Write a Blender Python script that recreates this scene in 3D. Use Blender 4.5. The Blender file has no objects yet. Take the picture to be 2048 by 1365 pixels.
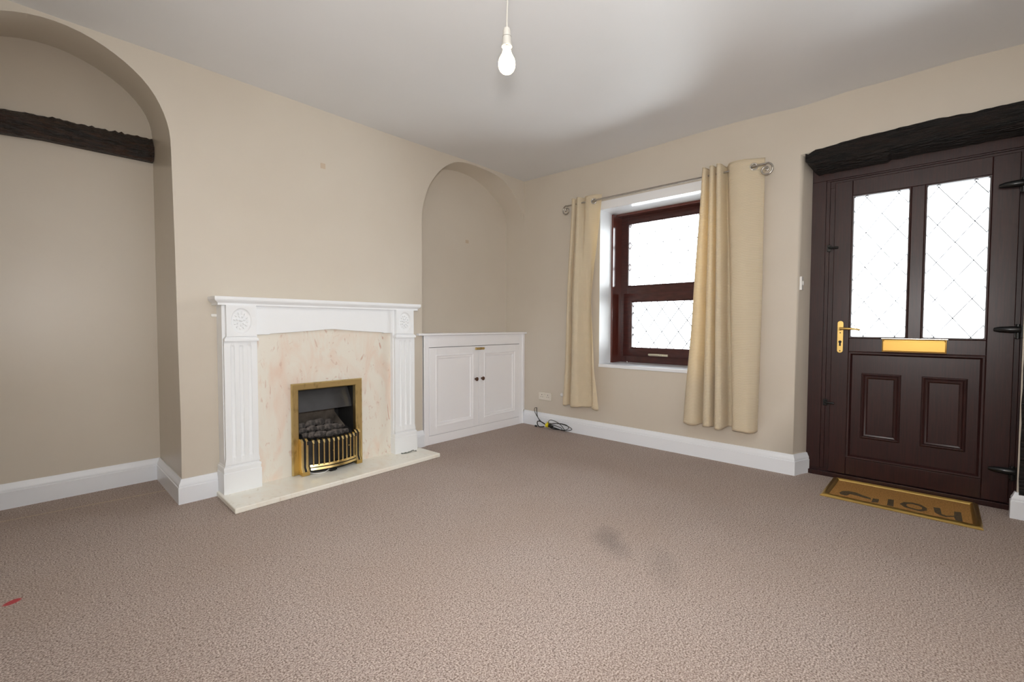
import bpy, bmesh, math, random
from mathutils import Vector, Matrix
random.seed(7)
S = bpy.context.scene
COL = S.collection
PI = math.pi

# ------------------------------------------------------------------ camera
def make_camera():
    cx, cy, cz, yaw, pitch, roll, f = (-3.57912, -3.12066, 1.02, 0.827665, -0.0347311, 0.00243606, 912.303)
    F = Vector((math.sin(yaw) * math.cos(pitch), math.cos(yaw) * math.cos(pitch), math.sin(pitch)))
    R = F.cross(Vector((0, 0, 1))).normalized()
    U = R.cross(F)
    R2 = math.cos(roll) * R + math.sin(roll) * U
    U2 = -math.sin(roll) * R + math.cos(roll) * U
    m = Matrix(((R2.x, U2.x, -F.x, cx), (R2.y, U2.y, -F.y, cy), (R2.z, U2.z, -F.z, cz), (0, 0, 0, 1)))
    cd = bpy.data.cameras.new('camera'); cd.sensor_width = 36; cd.lens = f / 2048 * 36
    cd.clip_start = 0.02; cd.clip_end = 100
    co = bpy.data.objects.new('camera', cd); co.matrix_world = m
    COL.objects.link(co); S.camera = co
make_camera()

# ------------------------------------------------------------------ world, lights, exposure
S.view_settings.view_transform = 'Standard'
S.view_settings.look = 'None'
S.view_settings.gamma = 1
S.view_settings.use_curve_mapping = False
S.view_settings.exposure = 0.0
YFL = -4.40
SKY = 12.0
FLASH = 160.0
BULB = 24.0
w = bpy.data.worlds.new('overcast'); S.world = w; w.use_nodes = True
bg = w.node_tree.nodes['Background']
bg.inputs[0].default_value = (0.93, 0.97, 1.0, 1); bg.inputs[1].default_value = SKY
S.cycles.max_bounces = 10
S.cycles.diffuse_bounces = 6
S.cycles.transparent_max_bounces = 12
S.cycles.caustics_reflective = False
S.cycles.caustics_refractive = False
S.cycles.sample_clamp_indirect = 8
try:
    S.cycles.use_denoising = True
except Exception:
    pass

def area(name, loc, rot, sx, sy, power, col=(1, 1, 1), portal=False):
    l = bpy.data.lights.new(name, 'AREA'); l.shape = 'RECTANGLE'; l.size = sx; l.size_y = sy
    l.energy = power; l.color = col
    if portal: l.cycles.is_portal = True
    o = bpy.data.objects.new(name, l); o.location = loc; o.rotation_euler = rot
    COL.objects.link(o); return o
# portals in the window and door glass openings (guide sky light only)
area('window_portal', (0.48, -1.435, 1.36), (0, PI / 2, 0), 1.4, 1.1, 1, portal=True)
area('door_portal', (0.2, -3.04, 1.40), (0, PI / 2, 0), 0.98, 0.68, 1, portal=True)
# added soft fill light, unseen, just inside the closed wall behind the camera
REAR = 12.0
area('rear_fill', (-2.2, YFL + .03, 1.45), (PI / 2, 0, 0), 2.4, 1.5, REAR, (0.97, 0.985, 1.0))
# the photographer's on-camera flash
fl = bpy.data.lights.new('camera_flash', 'SPOT'); fl.energy = FLASH; fl.shadow_soft_size = 0.09
fl.spot_size = math.radians(134); fl.spot_blend = 1.0; fl.color = (1.0, 0.985, 0.97)
flo = bpy.data.objects.new('camera_flash', fl); flo.location = (-3.58, -3.13, 1.19)
flo.rotation_euler = (math.radians(90 + 4), 0, -0.865); COL.objects.link(flo)
# its bounce head, tilted at the ceiling
BOUNCE = 350.0
fb_ = bpy.data.lights.new('bounce_flash', 'SPOT'); fb_.energy = BOUNCE; fb_.shadow_soft_size = 0.05
fb_.spot_size = math.radians(100); fb_.spot_blend = 0.8; fb_.color = (1.0, 0.99, 0.98)
fbo = bpy.data.objects.new('bounce_flash', fb_); fbo.location = (-3.56, -3.12, 1.25)
fbo.rotation_euler = (math.radians(180 - 8), 0, -0.827665); COL.objects.link(fbo)

# ------------------------------------------------------------------ materials
def srgb(r, g, b):
    def c(v):
        v /= 255.0
        return v / 12.92 if v <= 0.04045 else ((v + 0.055) / 1.055) ** 2.4
    return (c(r), c(g), c(b), 1)

def mat(name, col, rough=0.5, metal=0.0, coat=0.0, noise=None, bump=None, spec=0.5, sheen=0):
    """noise=(scale, col2, lo, hi, stretch), bump=(scale, strength, dist, stretch)"""
    m = bpy.data.materials.new(name); m.use_nodes = True
    nt = m.node_tree; b = nt.nodes['Principled BSDF']
    b.inputs['Base Color'].default_value = col
    b.inputs['Roughness'].default_value = rough
    b.inputs['Metallic'].default_value = metal
    b.inputs['Coat Weight'].default_value = coat
    b.inputs['Specular IOR Level'].default_value = spec
    if sheen: b.inputs['Sheen Weight'].default_value = sheen
    tc = nt.nodes.new('ShaderNodeTexCoord')
    def nz(scale, stretch, detail=3):
        mp = nt.nodes.new('ShaderNodeMapping'); mp.inputs['Scale'].default_value = stretch
        nt.links.new(tc.outputs['Object'], mp.inputs['Vector'])
        n = nt.nodes.new('ShaderNodeTexNoise'); n.inputs['Scale'].default_value = scale
        n.inputs['Detail'].default_value = detail
        nt.links.new(mp.outputs[0], n.inputs['Vector']); return n
    if noise:
        sc, c2, lo, hi, st = noise
        n = nz(sc, st, 5)
        r = nt.nodes.new('ShaderNodeMapRange')
        r.inputs['From Min'].default_value = lo; r.inputs['From Max'].default_value = hi
        nt.links.new(n.outputs['Fac'], r.inputs['Value'])
        mx = nt.nodes.new('ShaderNodeMix'); mx.data_type = 'RGBA'
        mx.inputs['A'].default_value = col; mx.inputs['B'].default_value = c2
        nt.links.new(r.outputs[0], mx.inputs['Factor'])
        nt.links.new(mx.outputs['Result'], b.inputs['Base Color'])
    if bump:
        sc, st, di, stz = bump
        n = nz(sc, stz)
        bp = nt.nodes.new('ShaderNodeBump'); bp.inputs['Strength'].default_value = st
        bp.inputs['Distance'].default_value = di
        nt.links.new(n.outputs['Fac'], bp.inputs['Height'])
        nt.links.new(bp.outputs[0], b.inputs['Normal'])
    return m

ONE = (1, 1, 1)
M = {}
M['wall'] = mat('wall_paint', srgb(209, 201, 188), 0.34, noise=(1.3, srgb(204, 195, 181), .35, .7, ONE), bump=(5, .2, .01, ONE), spec=.5)
M['ceiling'] = mat('ceiling_paint', srgb(224, 225, 227), 0.5, noise=(1.0, srgb(219, 220, 221), .35, .7, ONE), bump=(4, .2, .01, ONE))
M['white'] = mat('white_gloss_paint', srgb(238, 242, 248), 0.25, bump=(14, .06, .004, ONE))
M['white_soft'] = mat('white_satin_paint', srgb(240, 243, 246), 0.36, bump=(60, .05, .002, ONE))
M['cabinet'] = mat('cupboard_gloss_paint', srgb(249, 250, 254), 0.24, bump=(9, .08, .004, ONE), spec=.7)
M['reveal'] = mat('reveal_gloss_paint', srgb(244, 245, 247), 0.10, bump=(5, .04, .004, ONE), spec=.8)
M['mahog'] = mat('mahogany_upvc', srgb(54, 27, 25), 0.33, noise=(16, srgb(40, 21, 21), .35, .65, (9, 9, .5)), bump=(40, .06, .002, (9, 9, .5)), spec=.4)
M['mahog_h'] = mat('mahogany_upvc_window', srgb(78, 42, 38), 0.28, noise=(14, srgb(64, 35, 32), .35, .65, (1, 1, 5)))
M['mahog_g'] = mat('mahogany_upvc_gloss', srgb(92, 44, 36), 0.13, spec=.7)
M['beam'] = mat('dark_stained_oak', srgb(56, 34, 22), 0.42, noise=(9, srgb(22, 17, 15), .35, .62, (1.0, 6, 6)), bump=(14, .9, .02, (1.2, 8, 8)))
M['lintel'] = mat('blackened_oak', srgb(34, 25, 21), 0.55, noise=(9, srgb(13, 12, 12), .35, .6, (6, 1, 6)), bump=(12, 1.0, .03, (8, 1.2, 8)), spec=.35)
M['brass'] = mat('polished_brass', srgb(242, 216, 152), 0.24, 1.0, bump=(30, .03, .002, ONE))
M['brass_old'] = mat('tarnished_brass', srgb(220, 196, 138), 0.38, 1.0, noise=(22, srgb(150, 118, 70), .55, .8, (1, 1, .5)))
M['gold'] = mat('gold_anodised', srgb(212, 178, 108), 0.38, 1.0)
M['gold_d'] = mat('gold_satin', srgb(178, 140, 74), 0.36, 1.0)
M['chrome'] = mat('brushed_steel', srgb(190, 186, 180), 0.25, 1.0)
M['silver_handle'] = mat('cream_metal', srgb(232, 226, 205), 0.25, 0.6)
M['black'] = mat('black_metal', srgb(22, 21, 21), 0.4)
M['hingeblk'] = mat('black_plastic', srgb(20, 22, 24), 0.22)
M['soot'] = mat('sooty_firebox', srgb(34, 33, 33), 0.75, noise=(7, srgb(20, 19, 19), .35, .65, ONE))
M['hood'] = mat('grey_hood_metal', srgb(66, 66, 68), 0.45, noise=(6, srgb(48, 48, 50), .35, .65, ONE))
M['ceramic'] = mat('smoked_ceramic', srgb(112, 102, 92), 0.85, noise=(9, srgb(58, 52, 47), .35, .65, ONE))
M['coal'] = mat('ceramic_coal', srgb(112, 104, 99), 0.9, noise=(22, srgb(52, 48, 46), .4, .62, ONE), bump=(40, .6, .005, ONE))
M['wood_knob'] = mat('dark_wood_knob', srgb(78, 48, 28), 0.3)
M['plastic'] = mat('white_plastic', srgb(226, 220, 208), 0.35)
M['plastic_w'] = mat('white_plastic_bright', srgb(236, 236, 234), 0.3)
M['mat_brass'] = mat('brass_mat_trim', srgb(238, 204, 122), 0.30, 1.0)
M['holder'] = mat('aged_white_plastic', srgb(178, 175, 168), 0.4)
M['cable'] = mat('black_cable', srgb(22, 22, 22), 0.35)
M['yellow'] = mat('yellow_tape', srgb(226, 208, 30), 0.45)
M['dark'] = mat('dark_slot', srgb(40, 36, 34), 0.6)
M['red'] = mat('red_scrap', srgb(196, 48, 56), 0.6)
M['grey'] = mat('grey_scrap', srgb(96, 102, 98), 0.6)
M['letter'] = mat('faded_black_print', srgb(54, 52, 44), 0.95, noise=(200, srgb(120, 92, 50), .4, .75, ONE))
M['coir'] = mat('coir', srgb(192, 142, 74), 0.95, noise=(160, srgb(138, 98, 46), .35, .7, ONE), bump=(220, .9, .004, ONE))
M['lead'] = mat('lead_strip', srgb(92, 94, 100), 0.45, .5)
M['ground'] = mat('outside_ground', srgb(190, 190, 188), 0.9)

def marble(name, base, pink, vein):
    m = bpy.data.materials.new(name); m.use_nodes = True
    nt = m.node_tree; b = nt.nodes['Principled BSDF']; b.inputs['Roughness'].default_value = .24
    tc = nt.nodes.new('ShaderNodeTexCoord')
    mp = nt.nodes.new('ShaderNodeMapping'); mp.inputs['Rotation'].default_value = (0, -.5, .2); mp.inputs['Scale'].default_value = (1.9, 1, .8)
    nt.links.new(tc.outputs['Object'], mp.inputs[0])
    def n(scale, det, dist):
        q = nt.nodes.new('ShaderNodeTexNoise'); q.inputs['Scale'].default_value = scale
        q.inputs['Detail'].default_value = det; q.inputs['Distortion'].default_value = dist
        nt.links.new(mp.outputs[0], q.inputs['Vector']); return q
    def ramp(q, lo, hi):
        r = nt.nodes.new('ShaderNodeMapRange'); r.inputs['From Min'].default_value = lo; r.inputs['From Max'].default_value = hi
        nt.links.new(q.outputs['Fac'], r.inputs['Value']); return r
    def mix(fac, A, B):
        x = nt.nodes.new('ShaderNodeMix'); x.data_type = 'RGBA'
        if isinstance(A, tuple): x.inputs['A'].default_value = A
        else: nt.links.new(A, x.inputs['A'])
        x.inputs['B'].default_value = B
        nt.links.new(fac, x.inputs['Factor']); return x.outputs['Result']
    a = ramp(n(3.6, 7, 1.4), .46, .72)
    c1 = mix(a.outputs[0], base, pink)
    v = ramp(n(8.5, 9, 2.4), .60, .76)
    c2 = mix(v.outputs[0], c1, vein)
    nt.links.new(c2, b.inputs['Base Color']); return m
M['marble'] = marble('pink_marble', srgb(230, 225, 214), srgb(227, 206, 190), srgb(198, 158, 140))
M['hearth'] = marble('cream_marble', srgb(242, 240, 230), srgb(238, 230, 216), srgb(222, 214, 198))

def carpet():
    m = bpy.data.materials.new('brown_loop_carpet'); m.use_nodes = True
    nt = m.node_tree; b = nt.nodes['Principled BSDF']; b.inputs['Roughness'].default_value = 1.0
    b.inputs['Specular IOR Level'].default_value = .1
    b.inputs['Sheen Weight'].default_value = .12; b.inputs['Sheen Roughness'].default_value = .5
    L = nt.links.new
    tc = nt.nodes.new('ShaderNodeTexCoord')
    def N(scale, det=3, dist=0):
        q = nt.nodes.new('ShaderNodeTexNoise'); q.inputs['Scale'].default_value = scale
        q.inputs['Detail'].default_value = det; q.inputs['Distortion'].default_value = dist
        L(tc.outputs['Object'], q.inputs['Vector']); return q.outputs['Fac']
    def mr(v, lo, hi, a=0, c=1):
        r = nt.nodes.new('ShaderNodeMapRange'); r.inputs['From Min'].default_value = lo; r.inputs['From Max'].default_value = hi
        r.inputs['To Min'].default_value = a; r.inputs['To Max'].default_value = c
        L(v, r.inputs['Value']); return r.outputs[0]
    def mix(fac, A, B):
        x = nt.nodes.new('ShaderNodeMix'); x.data_type = 'RGBA'
        for k, v in (('A', A), ('B', B)):
            if isinstance(v, tuple): x.inputs[k].default_value = v
            else: L(v, x.inputs[k])
        L(fac, x.inputs['Factor']); return x.outputs['Result']
    fine = N(190, 2); mid = N(105, 2, .5)
    c = mix(mr(fine, .32, .68), srgb(112, 93, 84), srgb(208, 193, 184))
    c = mix(mr(mid, .55, .74, 0, .6), c, srgb(76, 58, 51))
    big = N(1.6, 3)
    c = mix(mr(big, .35, .7, 0, .22), c, srgb(150, 124, 104))
    sep = nt.nodes.new('ShaderNodeSeparateXYZ'); L(tc.outputs['Object'], sep.inputs[0])
    def math_(op, a, bb):
        q = nt.nodes.new('ShaderNodeMath'); q.operation = op
        for i, v in enumerate((a, bb)):
            if isinstance(v, (int, float)): q.inputs[i].default_value = v
            else: L(v, q.inputs[i])
        return q.outputs[0]
    def blob(x, y, rx, ry, rot, strength, colr, c, edge=.25):
        ca, sa = math.cos(rot), math.sin(rot)
        dx = math_('SUBTRACT', sep.outputs[0], x); dy = math_('SUBTRACT', sep.outputs[1], y)
        u = math_('ADD', math_('MULTIPLY', dx, ca / rx), math_('MULTIPLY', dy, sa / rx))
        v = math_('ADD', math_('MULTIPLY', dx, -sa / ry), math_('MULTIPLY', dy, ca / ry))
        d = math_('SQRT', math_('ADD', math_('MULTIPLY', u, u), math_('MULTIPLY', v, v)), 0)
        wob = math_('ADD', d, math_('MULTIPLY', math_('SUBTRACT', N(9, 3), .5), .9))
        return mix(mr(wob, edge, 1.0, strength, 0), c, colr)
    c = blob(-1.70, -2.03, .20, .09, .75, .42, srgb(92, 84, 82), c)
    c = blob(-1.74, -2.31, .20, .09, .6, .22, srgb(104, 94, 88), c)
    c = blob(-3.612, -.664, .030, .018, .5, .95, srgb(178, 44, 52), c, .7)
    # seam thread across the alcove mouth: y = .383 + .095*(x+3.657) ... slopes to the right
    yy = math_('ADD', sep.outputs[1], math_('MULTIPLY', math_('ADD', sep.outputs[0], 3.657), .095))
    dd = math_('ABSOLUTE', math_('SUBTRACT', yy, math_('ADD', .383, math_('MULTIPLY', math_('SUBTRACT', N(3, 2), .5), .02))), 0)
    c = mix(mr(dd, .003, .006, .65, 0), c, srgb(205, 184, 150))
    L(c, b.inputs['Base Color'])
    bp = nt.nodes.new('ShaderNodeBump'); bp.inputs['Strength'].default_value = .8; bp.inputs['Distance'].default_value = .006
    L(fine, bp.inputs['Height']); L(bp.outputs[0], b.inputs['Normal'])
    return m
M['carpet'] = carpet()

def fabric():
    m = bpy.data.materials.new('ribbed_cream_cotton'); m.use_nodes = True
    nt = m.node_tree; b = nt.nodes['Principled BSDF']; out = nt.nodes['Material Output']
    b.inputs['Roughness'].default_value = .9; b.inputs['Base Color'].default_value = srgb(236, 227, 204)
    b.inputs['Sheen Weight'].default_value = .2
    L = nt.links.new
    tc = nt.nodes.new('ShaderNodeTexCoord')
    wv = nt.nodes.new('ShaderNodeTexWave'); wv.bands_direction = 'Z'; wv.inputs['Scale'].default_value = 36
    wv.inputs['Distortion'].default_value = .4; wv.inputs['Detail'].default_value = 1
    L(tc.outputs['Object'], wv.inputs['Vector'])
    bp = nt.nodes.new('ShaderNodeBump'); bp.inputs['Strength'].default_value = .5; bp.inputs['Distance'].default_value = .003
    L(wv.outputs['Fac'], bp.inputs['Height']); L(bp.outputs[0], b.inputs['Normal'])
    tr = nt.nodes.new('ShaderNodeBsdfTranslucent'); tr.inputs['Color'].default_value = srgb(240, 214, 150)
    mx = nt.nodes.new('ShaderNodeMixShader'); mx.inputs[0].default_value = .34
    L(b.outputs[0], mx.inputs[1]); L(tr.outputs[0], mx.inputs[2]); L(mx.outputs[0], out.inputs[0])
    return m
M['fabric'] = fabric()

def glass():
    m = bpy.data.materials.new('clear_window_glass'); m.use_nodes = True
    nt = m.node_tree; nt.nodes.remove(nt.nodes['Principled BSDF']); out = nt.nodes['Material Output']
    t = nt.nodes.new('ShaderNodeBsdfTransparent'); t.inputs[0].default_value = (.95, .96, .96, 1)
    g = nt.nodes.new('ShaderNodeBsdfGlossy'); g.inputs['Roughness'].default_value = .02
    f = nt.nodes.new('ShaderNodeFresnel'); f.inputs[0].default_value = 1.45
    mx = nt.nodes.new('ShaderNodeMixShader')
    nt.links.new(f.outputs[0], mx.inputs[0]); nt.links.new(t.outputs[0], mx.inputs[1]); nt.links.new(g.outputs[0], mx.inputs[2])
    nt.links.new(mx.outputs[0], out.inputs[0]); return m
M['glass'] = glass()

def bulbglass():
    m = bpy.data.materials.new('lit_pearl_bulb'); m.use_nodes = True
    b = m.node_tree.nodes['Principled BSDF']
    b.inputs['Base Color'].default_value = srgb(250, 240, 220); b.inputs['Roughness'].default_value = .3
    b.inputs['Emission Color'].default_value = (1.0, .72, .40, 1); b.inputs['Emission Strength'].default_value = BULB
    return m
M['bulb'] = bulbglass()

# ------------------------------------------------------------------ mesh helpers
class MB:
    def __init__(s, o=(0, 0, 0)): s.v = []; s.f = []; s.o = Vector(o)
    def add(s, vs, fs):
        n = len(s.v); s.v += [Vector(v) for v in vs]; s.f += [[i + n for i in f] for f in fs]; return s
    def box(s, x0, x1, y0, y1, z0, z1):
        x0, x1 = sorted((x0, x1)); y0, y1 = sorted((y0, y1)); z0, z1 = sorted((z0, z1))
        return s.add([(x0, y0, z0), (x1, y0, z0), (x1, y1, z0), (x0, y1, z0), (x0, y0, z1), (x1, y0, z1), (x1, y1, z1), (x0, y1, z1)],
                     [[0, 3, 2, 1], [4, 5, 6, 7], [0, 1, 5, 4], [1, 2, 6, 5], [2, 3, 7, 6], [3, 0, 4, 7]])
    def grid(s, rows, closed=False):
        n = len(rows[0]); vs = [p for r in rows for p in r]; fs = []
        for i in range(len(rows) - 1):
            for j in range(n if closed else n - 1):
                a = i * n + j; b = i * n + (j + 1) % n
                fs.append([a, b, b + n, a + n])
        return s.add(vs, fs)
    def tube(s, path, r, n=10, caps=True):
        P = [Vector(p) for p in path]; rows = []
        rr = r if isinstance(r, (list, tuple)) else [r] * len(P)
        up = None
        for i, p in enumerate(P):
            t = (P[min(i + 1, len(P) - 1)] - P[max(i - 1, 0)]).normalized()
            if up is None:
                up = Vector((0, 0, 1)) if abs(t.z) < .9 else Vector((1, 0, 0))
            a = t.cross(up).normalized(); up = a.cross(t).normalized()
            rows.append([p + (a * math.cos(2 * PI * k / n) + up * math.sin(2 * PI * k / n)) * rr[i] for k in range(n)])
        b = len(s.v); s.grid(rows, True)
        if caps:
            s.f.append([b + k for k in range(n)][::-1]); s.f.append([b + (len(P) - 1) * n + k for k in range(n)])
        return s
    def lathe(s, c, prof, axis='z', n=24):
        """prof: (radius, height) list; axis direction letter (optionally '-')"""
        c = Vector(c); rows = []
        sg = -1 if axis[0] == '-' else 1; ax = axis[-1]
        for r, h in prof:
            row = []
            for k in range(n):
                a = 2 * PI * k / n; u, v = r * math.cos(a), r * math.sin(a)
                d = {'z': (u, v, sg * h), 'x': (sg * h, u, v), 'y': (u, sg * h, v)}[ax]
                row.append(c + Vector(d))
            rows.append(row)
        b = len(s.v); s.grid(rows, True)
        s.f.append([b + k for k in range(n)]); s.f.append([b + (len(prof) - 1) * n + k for k in range(n)])
        return s
    def poly(s, pts, fn, h0, h1):
        """flat polygon (a,b) extruded between h0 and h1; fn(a,b,h)->xyz"""
        n = len(pts)
        vs = [fn(a, b, h0) for a, b in pts] + [fn(a, b, h1) for a, b in pts]
        fs = [list(range(n))[::-1], [n + i for i in range(n)]] + [[i, (i + 1) % n, n + (i + 1) % n, n + i] for i in range(n)]
        return s.add(vs, fs)
    def sweep(s, path, prof, fn, closed=False, caps=True):
        """path of (a,b); prof of (d,h): d is the offset to the left of travel; fn(a,b,h)->xyz; mitred"""
        n = len(path); rows = []
        P = [Vector((a, b)) for a, b in path]
        for i in range(n):
            def nrm(p, q):
                t = (q - p).normalized(); return Vector((-t.y, t.x))
            if closed: n1 = nrm(P[i - 1], P[i]); n2 = nrm(P[i], P[(i + 1) % n])
            elif i == 0: n1 = n2 = nrm(P[0], P[1])
            elif i == n - 1: n1 = n2 = nrm(P[-2], P[-1])
            else: n1 = nrm(P[i - 1], P[i]); n2 = nrm(P[i], P[i + 1])
            m = (n1 + n2); m = m / max(.2, m.dot(n1)) if m.length > 1e-6 else n1
            rows.append([fn(P[i].x + m.x * d, P[i].y + m.y * d, h) for d, h in prof])
        b = len(s.v); k = len(prof)
        if closed: rows.append(rows[0])
        s.grid(rows)
        if caps and not closed:
            s.f.append([b + j for j in range(k)]); s.f.append([b + (n - 1) * k + j for j in range(k)][::-1])
        return s
    def rect(s, a0, a1, b0, b1, prof, fn):
        return s.sweep([(a0, b0), (a1, b0), (a1, b1), (a0, b1)], prof, fn, True)
    def blob(s, c, rx, ry, rz, seed=0, amp=.15, n=14, m=9):
        rnd = random.Random(seed); ph = [rnd.uniform(0, 6.28) for _ in range(6)]; c = Vector(c)
        rows = []
        for i in range(m + 1):
            th = PI * i / m; row = []
            for k in range(n):
                a = 2 * PI * k / n
                q = 1 + amp * (math.sin(2 * a + ph[0]) * math.sin(th) + .6 * math.sin(3 * a + ph[1] + 2 * th) * math.sin(th) + .5 * math.sin(5 * th + ph[2]))
                row.append(c + Vector((rx * q * math.sin(th) * math.cos(a), ry * q * math.sin(th) * math.sin(a), rz * q * math.cos(th))))
            rows.append(row)
        return s.grid(rows, True)
    def build(s, name, m, parent=None, smooth=None, bevel=0, seg=2, weld=True, solid=0):
        me = bpy.data.meshes.new(name)
        me.from_pydata([tuple(v - s.o) for v in s.v], [], s.f); me.update()
        bm = bmesh.new(); bm.from_mesh(me)
        if weld: bmesh.ops.remove_doubles(bm, verts=bm.verts, dist=1e-5)
        bad = [f for f in bm.faces if f.calc_area() < 1e-12]
        if bad: bmesh.ops.delete(bm, geom=bad, context='FACES')
        bmesh.ops.recalc_face_normals(bm, faces=bm.faces)
        bm.to_mesh(me); bm.free()
        me.materials.append(m)
        if smooth is not None or bevel:
            for p in me.polygons: p.use_smooth = True
            me.set_sharp_from_angle(angle=math.radians(smooth if smooth is not None else 32))
        o = bpy.data.objects.new(name, me); COL.objects.link(o)
        if parent: o.parent = parent
        elif s.o.length: o.location = s.o
        if solid:
            q = o.modifiers.new('thickness', 'SOLIDIFY'); q.thickness = solid; q.offset = 0
        if bevel:
            q = o.modifiers.new('bevel', 'BEVEL'); q.width = bevel; q.segments = seg
            q.limit_method = 'ANGLE'; q.angle_limit = math.radians(35); q.harden_normals = True
        return o

def tag(o, label=None, cat=None, group=None, kind=None):
    if label: o['label'] = label
    if cat: o['category'] = cat
    if group: o['group'] = group
    if kind: o['kind'] = kind
    return o
def thing(name, loc, label=None, cat=None, group=None, kind=None):
    o = bpy.data.objects.new(name, None); o.location = loc; o.empty_display_size = .1
    COL.objects.link(o); return tag(o, label, cat, group, kind)
# maps of a plane to the room: (a, b, h) with h = height towards the viewer
def onY(y): return lambda a, b, h: (a, y - h, b)          # plane facing -Y, a = x, b = z
def onX(x): return lambda a, b, h: (x - h, a, b)          # plane facing -X, a = y, b = z
def onZ(z): return lambda a, b, h: (a, b, z + h)
def interp(tbl, x):
    if x <= tbl[0][0]: return tbl[0][1]
    for (a, b), (c, d) in zip(tbl, tbl[1:]):
        if x <= c: return b + (d - b) * (x - a) / (c - a)
    return tbl[-1][1]
def crom(pts, n):
    """Catmull-Rom resample of a list of tuples, n samples per span"""
    out = []; P = [Vector(p) for p in pts]
    for i in range(len(P) - 1):
        p0 = P[max(i - 1, 0)]; p1 = P[i]; p2 = P[i + 1]; p3 = P[min(i + 2, len(P) - 1)]
        for k in range(n):
            t = k / n
            out.append(.5 * ((2 * p1) + (-p0 + p2) * t + (2 * p0 - 5 * p1 + 4 * p2 - p3) * t * t + (-p0 + 3 * p1 - 3 * p2 + p3) * t ** 3))
    out.append(P[-1]); return out
def resample(pts, n):
    P = [Vector(p) for p in pts]; L = [0]
    for a, b in zip(P, P[1:]): L.append(L[-1] + (b - a).length)
    out = []
    for k in range(n + 1):
        d = L[-1] * k / n; i = 0
        while i < len(P) - 2 and L[i + 1] < d: i += 1
        t = (d - L[i]) / max(1e-9, L[i + 1] - L[i]); out.append(P[i].lerp(P[i + 1], min(1, max(0, t))))
    return out

# ------------------------------------------------------------------ room shell
XL, YF, H = -4.02, -4.40, 2.492
ceil_a = [(-3.4, -.004), (-2.9, .001), (-2.3, .003), (-1.7, .001), (-1.1, .006), (-.82, .012), (-.3, .008), (0, .004)]
ceil_b = [(-3.6, -.006), (-3.4, -.004), (-3.2, .006), (-2.9, 0), (-2.7, .004), (-2.45, -.012), (-2.2, .001), (-2.0, .006), (-1.6, .002), (-1.3, -.006), (-.9, -.01), (-.5, -.004), (0, .004)]
def ceil_z(x, y):
    return H + interp(ceil_a, x) * math.exp(-abs(y) / .5) + interp(ceil_b, y) * math.exp(-abs(x) / .5) * (1 - math.exp(-abs(y) / .2))

c = MB()
nx, ny = 60, 66
rows = []
for i in range(nx + 1):
    x = XL - .05 + (0.05 - XL + .05) * i / nx
    rows.append([(x, YF - .05 + (.03 - YF + .05) * j / ny, ceil_z(min(x, 0), min(0, YF - .05 + (.03 - YF + .05) * j / ny))) for j in range(ny + 1)])
c.grid(rows)
tag(c.build('ceiling', M['ceiling'], smooth=60), kind='structure')

f = MB(); f.box(XL - .1, .5, YF - .3, .75, -.1, 0)
tag(f.build('floor', M['carpet']), kind='structure')

# arch profiles, (x, z) measured on the front face and on the alcove's back wall
XC = -3.42
fr = [(-2.960, 0), (-2.957, .451), (-2.962, .877), (-2.966, 1.436), (-2.971, 1.805), (-2.973, 1.954), (-2.976, 2.083), (-2.999, 2.172),
      (-3.036, 2.256), (-3.089, 2.328), (-3.163, 2.387), (-3.247, 2.434), (-3.33, 2.461), (-3.42, 2.472)]
bk = [(-2.950, 0), (-2.950, .877), (-2.950, 1.8), (-2.950, 2.219), (-2.955, 2.290), (-2.980, 2.362), (-3.031, 2.439), (-3.117, 2.514),
      (-3.217, 2.566), (-3.32, 2.60), (-3.42, 2.612)]
def mirror(p, xc): return p + [(2 * xc - x, z) for x, z in p[::-1][1:]]
frL = mirror(fr, XC); bkL = mirror(bk, XC)
fr2 = [(0.0, 0), (0.0, 2.128), (-.046, 2.20), (-.106, 2.268), (-.16, 2.330), (-.225, 2.388), (-.30, 2.435), (-.40, 2.462), (-.50, 2.475),
       (-.62, 2.482), (-.721, 2.484), (-.80, 2.481), (-.871, 2.472), (-.94, 2.452), (-1.003, 2.414), (-1.06, 2.372), (-1.107, 2.330), (-1.212, 2.191), (-1.262, 2.057), (-1.288, 1.949), (-1.288, 0)]
bk2 = [(0.0, 0), (0.0, 2.147), (-.078, 2.268), (-.196, 2.347), (-.338, 2.427), (-.473, 2.470), (-.603, 2.487), (-.728, 2.486), (-.87, 2.463),
       (-1.0, 2.41), (-1.12, 2.32), (-1.22, 2.19), (-1.288, 1.98), (-1.288, 0)]
TOP = 2.54
wb = MB()
def smooth_arch(p, it=14):
    q = [Vector((x, z)) for x, z in p]
    r = resample(q, 400); zs = 1.85
    for _ in range(it):
        r = [r[0]] + [r[i] if r[i].y < zs else (r[i - 1] + 2 * r[i] + r[i + 1]) / 4 for i in range(1, len(r) - 1)] + [r[-1]]
    return r
def alcove2(fr, bk, y0, y1, n1):
    A = resample(smooth_arch(fr), n1); B = resample(smooth_arch(bk), n1)
    rows = []
    for t in (0, .2, .4, .6, .8, 1):
        rows.append([(a.x + (b.x - a.x) * t, y0 + (y1 - y0) * t, a.y + (b.y - a.y) * t) for a, b in zip(A, B)])
    wb.grid(rows)
    wb.add([(b.x, y1, b.y) for b in B], [list(range(len(B)))])
    return A
cL = alcove2(frL, bkL, 0, .62, 120)
cR = alcove2(fr2, bk2, 0, .25, 110)
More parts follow.
